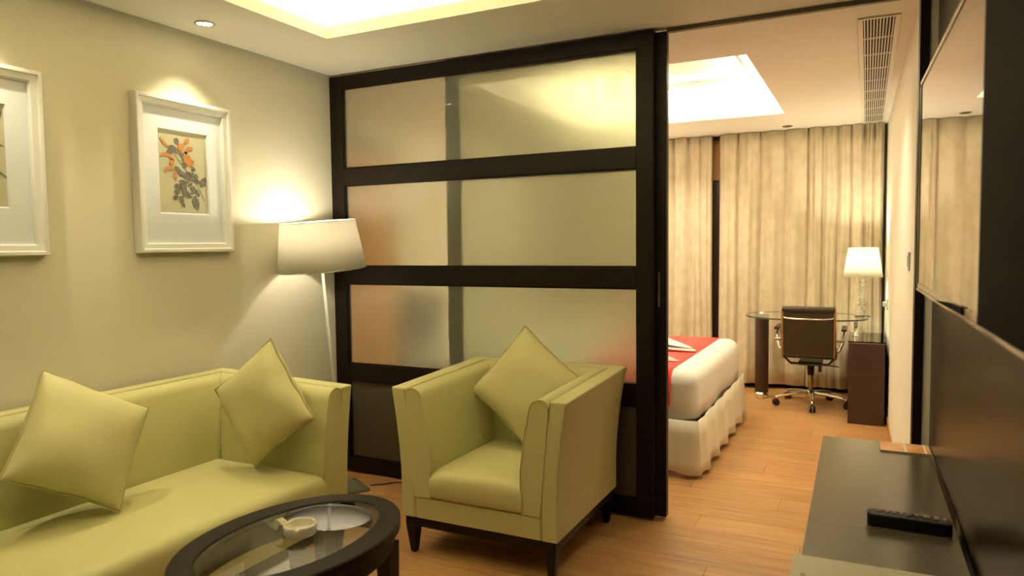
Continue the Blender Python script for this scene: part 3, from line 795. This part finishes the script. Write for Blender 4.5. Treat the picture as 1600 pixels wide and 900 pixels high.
# pleated skirt hanging round the foot
m = MB(); pts = []
yA, yB_, xF = by0 - .02, by1 + .03, bx1 + .010
path = [Vector((bx0, yA, 0)), Vector((xF, yA, 0)), Vector((xF, yB_, 0)), Vector((bx0, yB_, 0))]
for i in range(3):
    a, c = path[i], path[i+1]; n_ = 60
    for k in range(n_ + (1 if i == 2 else 0)): pts.append((a.lerp(c, k / n_), i, k / n_))
cols = []
for j, (p, i, s) in enumerate(pts):
    nrm = (Vector((0, -1, 0)), Vector((1, 0, 0)), Vector((0, 1, 0)))[i]
    Ls = (path[i+1] - path[i]).length; d = s * Ls
    pl_ = .5 - .5 * math.cos(2 * PI * d / .30); edge = min(1, min(d, Ls - d) / .08)
    col_ = []
    for z in (.335, .25, .17, .09, .024):
        k = (.335 - z) / .31; off = .004 + (.008 + .016 * k) * (pl_ ** 2 * edge) + .020 * k
        zz = z + (.014 * (1 - pl_) * edge if z < .03 else 0)
        col_.append(m.bm.verts.new(p + nrm * off - Vector((ox, oy, 0)) + Vector((0, 0, zz))))
    cols.append(col_)
for j in range(len(cols) - 1):
    for k in range(4): m.bm.faces.new((cols[j][k], cols[j+1][k], cols[j+1][k+1], cols[j][k+1]))
m.build('bed_skirt', M_skirt, bd, smooth=True, solid=.004)
for (x, y) in ((-.98, 4.16), (-.98, 5.62), (-2.7, 4.16), (-2.7, 5.62)):
    m = MB(); m.cyl((x - ox, y - oy, 0), (x - ox, y - oy, .06), .018, .022, 16); m.build('bed_foot', M_slate, bd)
# red runner wrapped over the foot of the bed
rn = MB(); RX0, RX1 = -1.55, -1.012
def run_fn(u, v):
    # v goes across the bed: hangs, shoulder, top, shoulder, hangs
    x = RX0 + (RX1 - RX0) * u; r = .085; e = .004
    hang = .12; tw = (by1 - by0) - 2 * r; arc = r * PI / 2; tot = 2 * hang + 2 * arc + tw; s = v * tot
    if s < hang: y, z = by0, .612 - r - hang + s
    elif s < hang + arc: a = (s - hang) / r; y, z = by0 + r - (r + e) * math.cos(a), .612 - r + (r + e) * math.sin(a)
    elif s < hang + arc + tw: y, z = by0 + r + (s - hang - arc), .612 + e
    elif s < hang + 2 * arc + tw: a = (s - hang - arc - tw) / r; y, z = by1 - r + (r + e) * math.sin(a), .612 - r + (r + e) * math.cos(a)
    else: y, z = by1, .612 - r - (s - hang - 2 * arc - tw)
    if s < hang: y -= e + .012
    if s > tot - hang: y += e + .012
    return (x, y, z)
rn.grid(run_fn, 4, 60)
ro = rn.build('bed_runner', M_red, None, smooth=True, solid=.004); tag(ro, 'bright red runner laid across the foot of the bed', 'bed runner')
def towel(label, c, L, W_, h, ang):
    t = thing('folded_towel', label, 'towel', c, ang)
    for kk, (s, dz, nm) in enumerate(((1, 0, 'lower_fold'), (.80, h * .52, 'upper_fold'))):
        m = MB()
        def fn(u, v):
            x = -L / 2 + L * u; wd = W_ / 2 * (1 - u) ** .75 * s + .002; a = 2 * PI * v
            hh = h * .5 * (1 - .55 * u) * s
            return (x * s, math.cos(a) * wd, hh * .5 + math.sin(a) * hh * .5 + dz * (1 - .6 * u))
        V = m.grid(lambda u, v: fn(v, u), 20, 14, wrap=True); m.bm.faces.new(V[0]); 
        m.build(nm, M_linen, t, smooth=True)
    return t
towel('white towel folded to a point lying on the red runner, the farther of two', (-1.175, 4.86, .619), .34, .26, .085, math.radians(-22))
towel('white towel folded to a flat point at the near edge of the red runner', (-1.17, 4.44, .619), .30, .17, .040, math.radians(-22))

# ---------------------------------------------------------------- things behind the frosted glass
wd_ = thing('wooden_panel', 'honey coloured wood panel blurred behind the left frosted panes', 'wall panel', (-2.93, 3.745, 0))
boxo('board', M_orangewood, (-.06, .06, -.265, .265, 0, 1.99), wd_, bevel=.003); boxo('top_shadow_edge', M_desk, (-.065, .065, -.27, .27, 1.9905, 2.03), wd_, bevel=.002)  # dark top strip stands in for the shadow along the board's upper edge
hb = thing('headboard', 'dark padded headboard square blurred behind the third frosted pane', 'headboard', (-2.945, 4.42, 0))
boxo('padded_square', M_brown, (-.045, .05, -.30, .26, .70, 1.02), hb, bevel=.02, seg=3); boxo('post', M_desk, (-.045, .0, -.27, -.21, 0, .70), hb, bevel=.003); boxo('post', M_desk, (-.045, .0, .17, .23, 0, .70), hb, bevel=.003)
nsx = thing('bedside_cabinet', 'dark low cabinet blurred behind the bottom left frosted pane', 'cabinet', (-2.60, 3.74, 0))
boxo('body', M_desk, (-.26, .26, -.22, .22, .0, .50), nsx, bevel=.003); boxo('cabinet_top', M_desk, (-.265, .265, -.225, .225, .5005, .52), nsx, bevel=.002)
bl = thing('bedside_lamp', 'glowing lamp blurred behind the right edge of the second frosted pane', 'lamp', (-1.90, 6.42, 0))
m = MB(); m.cyl((0, 0, 0), (0, 0, .02), .12, .12, 28); m.build('base', M_slate, bl, bevel=.002)
m = MB(); m.cyl((0, 0, .02), (0, 0, 1.40), .009); m.build('pole', M_steel, bl, smooth=True)
m = MB(); m.lathe([(.16, 1.36), (.12, 1.64)], 40); m.build('lamp_shade', M_shade2, bl, smooth=True, solid=.0015)
m = MB(); m.lathe([(.001, 1.42), (.02, 1.43), (.028, 1.47), (.02, 1.50), (.001, 1.51)], 16); m.build('bulb', M_bulb, bl, smooth=True)
light_obj('bedside_lamp_light', 'POINT', (-1.90, 6.42, 1.50), 16, WARM_BED, shadow_soft_size=.03)

# ---------------------------------------------------------------- desk
dk = thing('desk', 'glass topped desk with a dark round leg and a dark side cabinet', 'desk', (-.45, 6.40, 0))
ox, oy = -.45, 6.40
GZ = .74
def oval(m, a, b_, z, n=64): return [(a * math.copysign(abs(math.cos(2*PI*k/n)) ** .85, math.cos(2*PI*k/n)), b_ * math.copysign(abs(math.sin(2*PI*k/n)) ** .85, math.sin(2*PI*k/n)), z) for k in range(n)]
GA, GB = .475, .36
m = MB(); m.bm.faces.new([m.bm.verts.new(p) for p in oval(m, GA - .001, GB - .001, GZ)]); m.build('glass_top', M_deskglass, dk)
m = MB(); rings_mesh(m, [oval(m, GA, GB, GZ - .0003), oval(m, GA, GB, GZ - .012), oval(m, GA - .004, GB - .004, GZ - .012), oval(m, GA - .004, GB - .004, GZ - .0003)]); m.build('glass_edge', M_edge, dk)
m = MB(); m.lathe([(.054, .05), (.056, .052), (.056, GZ - .017), (.054, GZ - .015)], 32, Matrix.Translation((-.358, .10, 0)), cap=True); m.build('round_leg', M_desk, dk, smooth=True)
m = MB(); m.lathe([(.059, 0), (.059, .05)], 32, Matrix.Translation((-.358, .10, 0)), cap=True); m.build('leg_collar', M_chrome, dk, smooth=True)
m = MB(); m.lathe([(.030, GZ - .0145), (.030, GZ - .0125)], 24, Matrix.Translation((-.358, .10, 0)), cap=True); m.lathe([(.03, GZ + .0005), (.024, GZ + .012), (.001, GZ + .014)], 24, Matrix.Translation((-.358, .10, 0))); m.build('leg_cap', M_chrome, dk, smooth=True)
CB = (-.112 - ox, .142 - ox, 5.80 - oy, 6.80 - oy)
m = MB(); m.box(CB[0], CB[1] - .012, CB[2], CB[3] - .0, 0, .600); m.build('cabinet', M_desk, dk, bevel=.003)
boxo('cabinet_top', M_steel, (CB[0] - .002, CB[1] - .014, CB[2] - .002, CB[3], .601, .606), dk)
boxo('cabinet_glass', M_deskglass, (CB[0] - .004, CB[1] - .014, CB[2] - .004, CB[3], .6065, .616), dk)
for (x, y) in ((-.07, 6.12), (-.07, 6.60)):
    m = MB(); m.lathe([(.024, .6165), (.024, .622), (.013, .626), (.013, .728), (.022, .7275)], 24, Matrix.Translation((x - ox, y - oy, 0)), cap=True); m.build('glass_support', M_chrome, dk, smooth=True)

# desk lamp with stacked crystal stem
dl = thing('desk_lamp', 'lit white table lamp with a crystal ball stem on the glass desk', 'lamp', (-.028, 6.42, GZ))
m = MB(); m.lathe([(.001, .0005), (.058, .0008), (.060, .006), (.045, .012), (.014, .017), (.001, .017)], 32); m.build('base', M_crystal, dl, smooth=True)
z = .018
for k, rr in enumerate((.018, .023, .030, .022, .018, .022, .018, .021, .017, .020, .016)):
    m = MB(); n = 7; m.lathe([(max(.001, 1.35 * rr * math.sin(PI * i / n)), z + rr * .78 * (1 - math.cos(PI * i / n))) for i in range(n + 1)], 8); m.build('crystal_ball', M_crystal, dl)
    z += rr * 1.56 + .0015
m = MB(); m.cyl((0, 0, .017), (0, 0, .36), .0025); m.build('stem', M_chrome, dl)
sb = .325
m = MB(); m.lathe([(.146, sb), (.108, sb + .235)], 56); m.build('lamp_shade', M_shade2, dl, smooth=True, solid=.0015)
m = MB(); m.lathe([(.001, sb + .04), (.012, sb + .045), (.026, sb + .09), (.02, sb + .12), (.001, sb + .13)], 20); m.build('bulb', M_bulb, dl, smooth=True)
light_obj('desk_lamp_light', 'POINT', (-.028, 6.42, GZ + sb + .16), 26, (1., .90, .66), shadow_soft_size=.03)
g = MB(); g.tube([(-.01, 6.36, GZ + .006), (.015, 6.30, GZ + .006), (.035, 6.24, GZ + .004), (.045, 6.27, GZ - .03), (.06, 6.32, .66), (.09, 6.36, .63), (.11, 6.42, .6235)], .0028, 6)
tag(g.build('lamp_cable', M_cord, None, smooth=True), 'thin pale cable running from the crystal lamp over the glass edge', 'cable')

# wall sockets beside the desk
def wallx(y): return .141 + (7.05 - y) * (.1835 - .141) / (7.05 - 3.46)
for (y, z, lab) in ((3.82, 1.255, 'small white light switch plate on the bright bedroom wall'), (6.25, .86, 'small white socket with a pale plug low beside the desk lamp')):
    t = thing('wall_switch' if z > 1 else 'wall_socket', lab, 'switch' if z > 1 else 'socket', (wallx(y) - .001, y, z))
    boxo('plate', M_white, (-.008, 0, -.043, .043, -.043, .043), t, bevel=.002)
    if z > 1: boxo('rocker', M_whiteprint, (-.011, -.0085, -.016, .016, -.024, .024), t, bevel=.001)
    else: boxo('plug', M_white, (-.035, -.0085, -.018, .018, -.018, .018), t, bevel=.004)

# ---------------------------------------------------------------- office chair
oc = thing('office_chair', 'dark leather and chrome swivel chair pushed up to the glass desk', 'chair', (-.403, 6.335, 0))
m = MB(); m.cyl((0, 0, .07), (0, 0, .13), .033, .028, 24); m.build('hub', M_chrome, oc, smooth=True)
m = MB(); m.cyl((0, 0, .128), (0, 0, .27), .018, .018, 20); m.build('gas_column', M_bronze, oc, smooth=True)
m = MB(); m.cyl((0, 0, .255), (0, 0, .345), .026, .03, 20); m.build('column_cover', M_rubber, oc, smooth=True)
for k in range(5):
    a = math.radians(-83 + 72 * k); c_, s_ = math.cos(a), math.sin(a); RR = .275
    m = MB(); n = 10; rg = []
    for i in range(n + 1):
        s = i / n; r_ = .028 + (RR - .028) * s; hw = .019 - .006 * s; zt_ = .118 - .030 * s ** 1.6 ; th = .028 - .008 * s
        if i == n: zt_ -= .006
        rg.append([m.bm.verts.new((c_ * r_ - s_ * hw * sx, s_ * r_ + c_ * hw * sx, zz)) for sx, zz in ((-1, zt_ - .006), (-.5, zt_), (.5, zt_), (1, zt_ - .006), (.7, zt_ - th), (-.7, zt_ - th))])
    for i in range(n):
        for j in range(6): m.bm.faces.new((rg[i][j], rg[i][(j+1) % 6], rg[i+1][(j+1) % 6], rg[i+1][j]))
    m.bm.faces.new(rg[0]); m.bm.faces.new(rg[-1][::-1]); m.build('base_arm', M_chrome, oc, smooth=True)
    cs = MB(); cs.cyl((c_ * RR, s_ * RR, .055), (c_ * RR, s_ * RR, .084), .012, .012, 14); co = cs.build('caster', M_chrome, oc, smooth=True)
    hx, hy = -s_, c_
    for sgn in (-1, 1):
        p_ = Vector((c_ * (RR + .008), s_ * (RR + .008), .028)); d_ = Vector((hx, hy, 0)) * sgn
        wv = MB(); wv.cyl(p_ + d_ * .004, p_ + d_ * .022, .028, .026, 20); wv.build('wheel', M_rubber, co, smooth=False)
# seat mechanism + seat (front faces the desk = +y)
m = MB(); m.box(-.09, .09, -.11, .09, .346, .375); m.build('tilt_mechanism', M_rubber, oc, bevel=.006)
m = MB(); m.cyl((.03, -.04, .36), (.21, -.02, .335), .005); m.build('lever', M_rubber, oc)
m = MB(); m.cyl((.075, -.10, .30), (.075, -.10, .35), .012, .012, 12); m.build('tension_knob', M_rubber, oc)
m = MB()
def sling(m, path, w, th, nx=10):
    n = len(path)
    tops = [];
    for i, p in enumerate(path):
        a, c = Vector(path[max(i-1, 0)]), Vector(path[min(i+1, n-1)]); t_ = (c - a).normalized(); nn = Vector((0, -t_.z, t_.y))
        tops.append((Vector(p), nn))
    T_ = [[m.bm.verts.new(Vector((-w/2 + w * j / nx, p.y, p.z)) + nn * (th / 2)) for j in range(nx + 1)] for p, nn in tops]
    B_ = [[m.bm.verts.new(Vector((-w/2 + w * j / nx, p.y, p.z)) - nn * (th / 2)) for j in range(nx + 1)] for p, nn in tops]
    for i in range(n - 1):
        for j in range(nx):
            m.bm.faces.new((T_[i][j], T_[i][j+1], T_[i+1][j+1], T_[i+1][j])); m.bm.faces.new((B_[i][j], B_[i+1][j], B_[i+1][j+1], B_[i][j+1]))
        m.bm.faces.new((T_[i][0], T_[i+1][0], B_[i+1][0], B_[i][0])); m.bm.faces.new((T_[i][nx], B_[i][nx], B_[i+1][nx], T_[i+1][nx]))
    m.bm.faces.new(T_[0] + B_[0][::-1]); m.bm.faces.new(T_[-1] + B_[-1][::-1])
seatp = [(0, -.245 + .47 * i / 12, .435 - .030 * math.sin(PI * i / 12) + .02 * (i / 12)) for i in range(13)]
sling(m, seatp, .365, .022); m.build('seat', M_brown, oc, bevel=.003)
backp = [(0, -.285 - .07 * (i / 12) - .012 * math.sin(PI * i / 12), .455 + .375 * i / 12) for i in range(13)]
m = MB(); sling(m, backp, .362, .016); m.build('backrest', M_brown, oc, bevel=.003)
m = MB(); m.cyl((-.192, -.357, .826), (.192, -.357, .826), .023, .023, 20); m.build('top_roll', M_brown, oc, bevel=.006)
for s in (-1, 1):
    m = MB(); P = [Vector((s * .190, p[1], p[2])) for p in backp]; P += []
    for i in range(len(P) - 1):
        pass
    m.tube([P[0] + Vector((0, .04, -.02))] + P, .010, 8); m.build('side_rail', M_bronze, oc, smooth=True)
    m = MB(); m.tube([Vector((s * .190, p[1], p[2] - .006)) for p in seatp], .009, 8); m.build('seat_rail', M_bronze, oc, smooth=True)
    m = MB(); m.tube([(s * .192, -.24, .47), (s * .222, -.22, .50), (s * .245, -.17, .56), (s * .250, -.11, .615), (s * .250, -.02, .635), (s * .250, .08, .62), (s * .245, .12, .56), (s * .215, .11, .48), (s * .192, .08, .44)], .011, 8); m.build('armrest_frame', M_chrome, oc, smooth=True)
    m = MB(); m.box(s * .250 - .020, s * .250 + .020, -.17, .11, .640, .660); m.build('armrest_pad', M_brown, oc, bevel=.006)
    m = MB(); m.box(s * .205, s * .262, -.265, -.235, .555, .60) if False else m.box(min(s*.200, s*.258), max(s*.200, s*.258), -.255, -.225, .560, .585); m.build('armrest_bracket', M_chrome, oc, bevel=.005)
m = MB(); m.tube([(-.190, -.345, .770), (-.165, -.375, .757), (-.10, -.382, .752), (.10, -.382, .752), (.165, -.375, .757), (.190, -.345, .770)], .007, 8); m.build('back_bar', M_chrome, oc, smooth=True)
m = MB(); m.tube([(-.19, -.25, .44), (-.14, -.18, .372), (.14, -.18, .372), (.19, -.25, .44)], .010, 8); m.build('under_bar', M_rubber, oc, smooth=True)

# ---------------------------------------------------------------- television wall
PA = math.radians(1.05)
tp = thing('wall_panel', 'glossy dark brown panel behind the television, above the console', 'wall panel', (.2365, 3.305, 0), PA)
boxo('upper_panel', M_panel, (0, .045, -4.2, 0, .522, ZC - .004), tp, bevel=.0015)
cs = thing('media_console', 'low brown grey console along the right wall below the television', 'console', (-.157, 3.295, 0), PA * .55)
boxo('console_top', M_console, (0, .388, -2.15, 0, .490, .520), cs, bevel=.002)
boxo('console_body', M_desk, (.02, .385, -2.13, -.02, .06, .4895), cs, bevel=.002)
boxo('plinth', M_black, (.05, .38, -2.10, -.05, 0, .0595), cs)
for k in range(3):
    y0 = -2.12 + k * .70
    o = boxo('drawer_front', M_desk, (.006, .0195, y0, y0 + .692, .07, .482), cs, bevel=.002)
    boxo('handle', M_steel, (-.006, .0055, y0 + .25, y0 + .44, .40, .412), o, bevel=.002)

TA = math.radians(1.6)
tv = thing('television', 'large black wall mounted television mirroring the cream curtains', 'television', (.140, 2.50, 0), TA)
zb, zt = 1.200, 1.826; LT = 1.66; LS = 1.075
boxo('housing', M_tvm, (.004, .048, -LT, 0, zb + .004, zt - .004), tv, bevel=.004)
m = MB(); fw = .012
m.box(-.004, .0035, -LT, 0, zt - fw, zt); m.box(-.004, .0035, -LT, 0, zb, zb + .008); m.box(-.004, .0035, -fw * .7, 0, zb + .0085, zt - fw - .0005)
m.build('bezel', M_tvf, tv, bevel=.0015)
boxo('screen', M_tv, (-.001, .0038, -LS, -fw * .75, zb + .0235, zt - fw - .001), tv)['label'] = 'mirror glossy black screen'
boxo('lower_bezel', M_tvf, (-.0025, .0038, -LS, -fw * .75, zb + .0085, zb + .023), tv, bevel=.001)
boxo('side_speaker', M_tvm, (-.002, .0038, -LT + .003, -LS - .001, zb + .0085, zt - fw - .001), tv, bevel=.001)['label'] = 'matte black section beside the screen'
m = MB(); P = [(-.50, zb + .005), (-.72, zb + .0175), (-.93, zb + .0245), (-.933, zb + .010), (-.74, zb + .0075)]
m.prism(P, 'x', -.0062, -.0028); m.build('sensor_panel', M_tvm, tv, bevel=.001)
boxo('mount', M_slate, (.0485, .085, -1.05, -.65, 1.38, 1.66), tv, bevel=.003)

# ---------------------------------------------------------------- things on the console
rc = thing('remote_control', 'black remote control lying across the console', 'remote', (.120, 2.315, .520), math.radians(-1.5))
m = MB(); P = []
hwx, hwy, rr = .108, .028, .016
for (cx, cy, a0) in ((hwx - rr, hwy - rr, 0), (-hwx + rr, hwy - rr, 90), (-hwx + rr, -hwy + rr, 180), (hwx - rr, -hwy + rr, 270)):
    for k in range(6): a = math.radians(a0 + 90 * k / 5); P.append((cx + rr * math.cos(a), cy + rr * math.sin(a)))
m.prism(P, 'z', .001, .036); m.build('body', M_remote, rc, bevel=.006, seg=3)
rb = [(-.075, 5), (-.055, 5), (-.037, 5), (-.019, 5), (.0, 5), (.02, 5), (.045, 8), (.070, 8), (.090, 5)]
for (x, w_) in rb:
    for y in (.004, .015):
        boxo('button', M_btn, (x - w_ * .0009, x + w_ * .0009, y - .0035, y + .0035, .0362, .0392), rc, bevel=.0006)
bk = thing('booklet', 'orange booklet with pale stripes at the far end of the console', 'booklet', (.146, 3.205, .520), math.radians(1.5))
boxo('pages', M_whiteprint, (-.086, .086, -.064, .066, .0005, .005), bk); boxo('cover', M_orange, (-.088, .088, -.066, .068, .0052, .0064), bk)
boxo('stripe', M_whiteprint, (-.003, .006, -.066, .068, .0065, .0067), bk); boxo('stripe', M_whiteprint, (.066, .074, -.066, .068, .0065, .0067), bk)
cdm = thing('card_folder', 'pale cream card folder lying on the near part of the console', 'folder', (.020, 1.855, .520), math.radians(1.5))
boxo('back_cover', M_card, (-.178, .190, -.13, .128, .0005, .003), cdm, bevel=.0008); boxo('front_cover', M_card, (-.177, .191, -.13, .127, .0055, .0085), cdm, bevel=.0008); boxo('inner_sheets', M_whiteprint, (-.174, .188, -.128, .124, .0032, .0053), cdm)
m = MB()
for (x, y, a, b_) in ((-.122, -.02, .004, .011), (-.122, .003, .004, .008), (-.150, .004, .006, .012), (-.122, -.044, .004, .010), (-.150, -.03, .006, .014)): m.box(x - a, x + a, y - b_, y + b_, .0086, .0088)
m.build('printed_mark', M_ink, cdm)
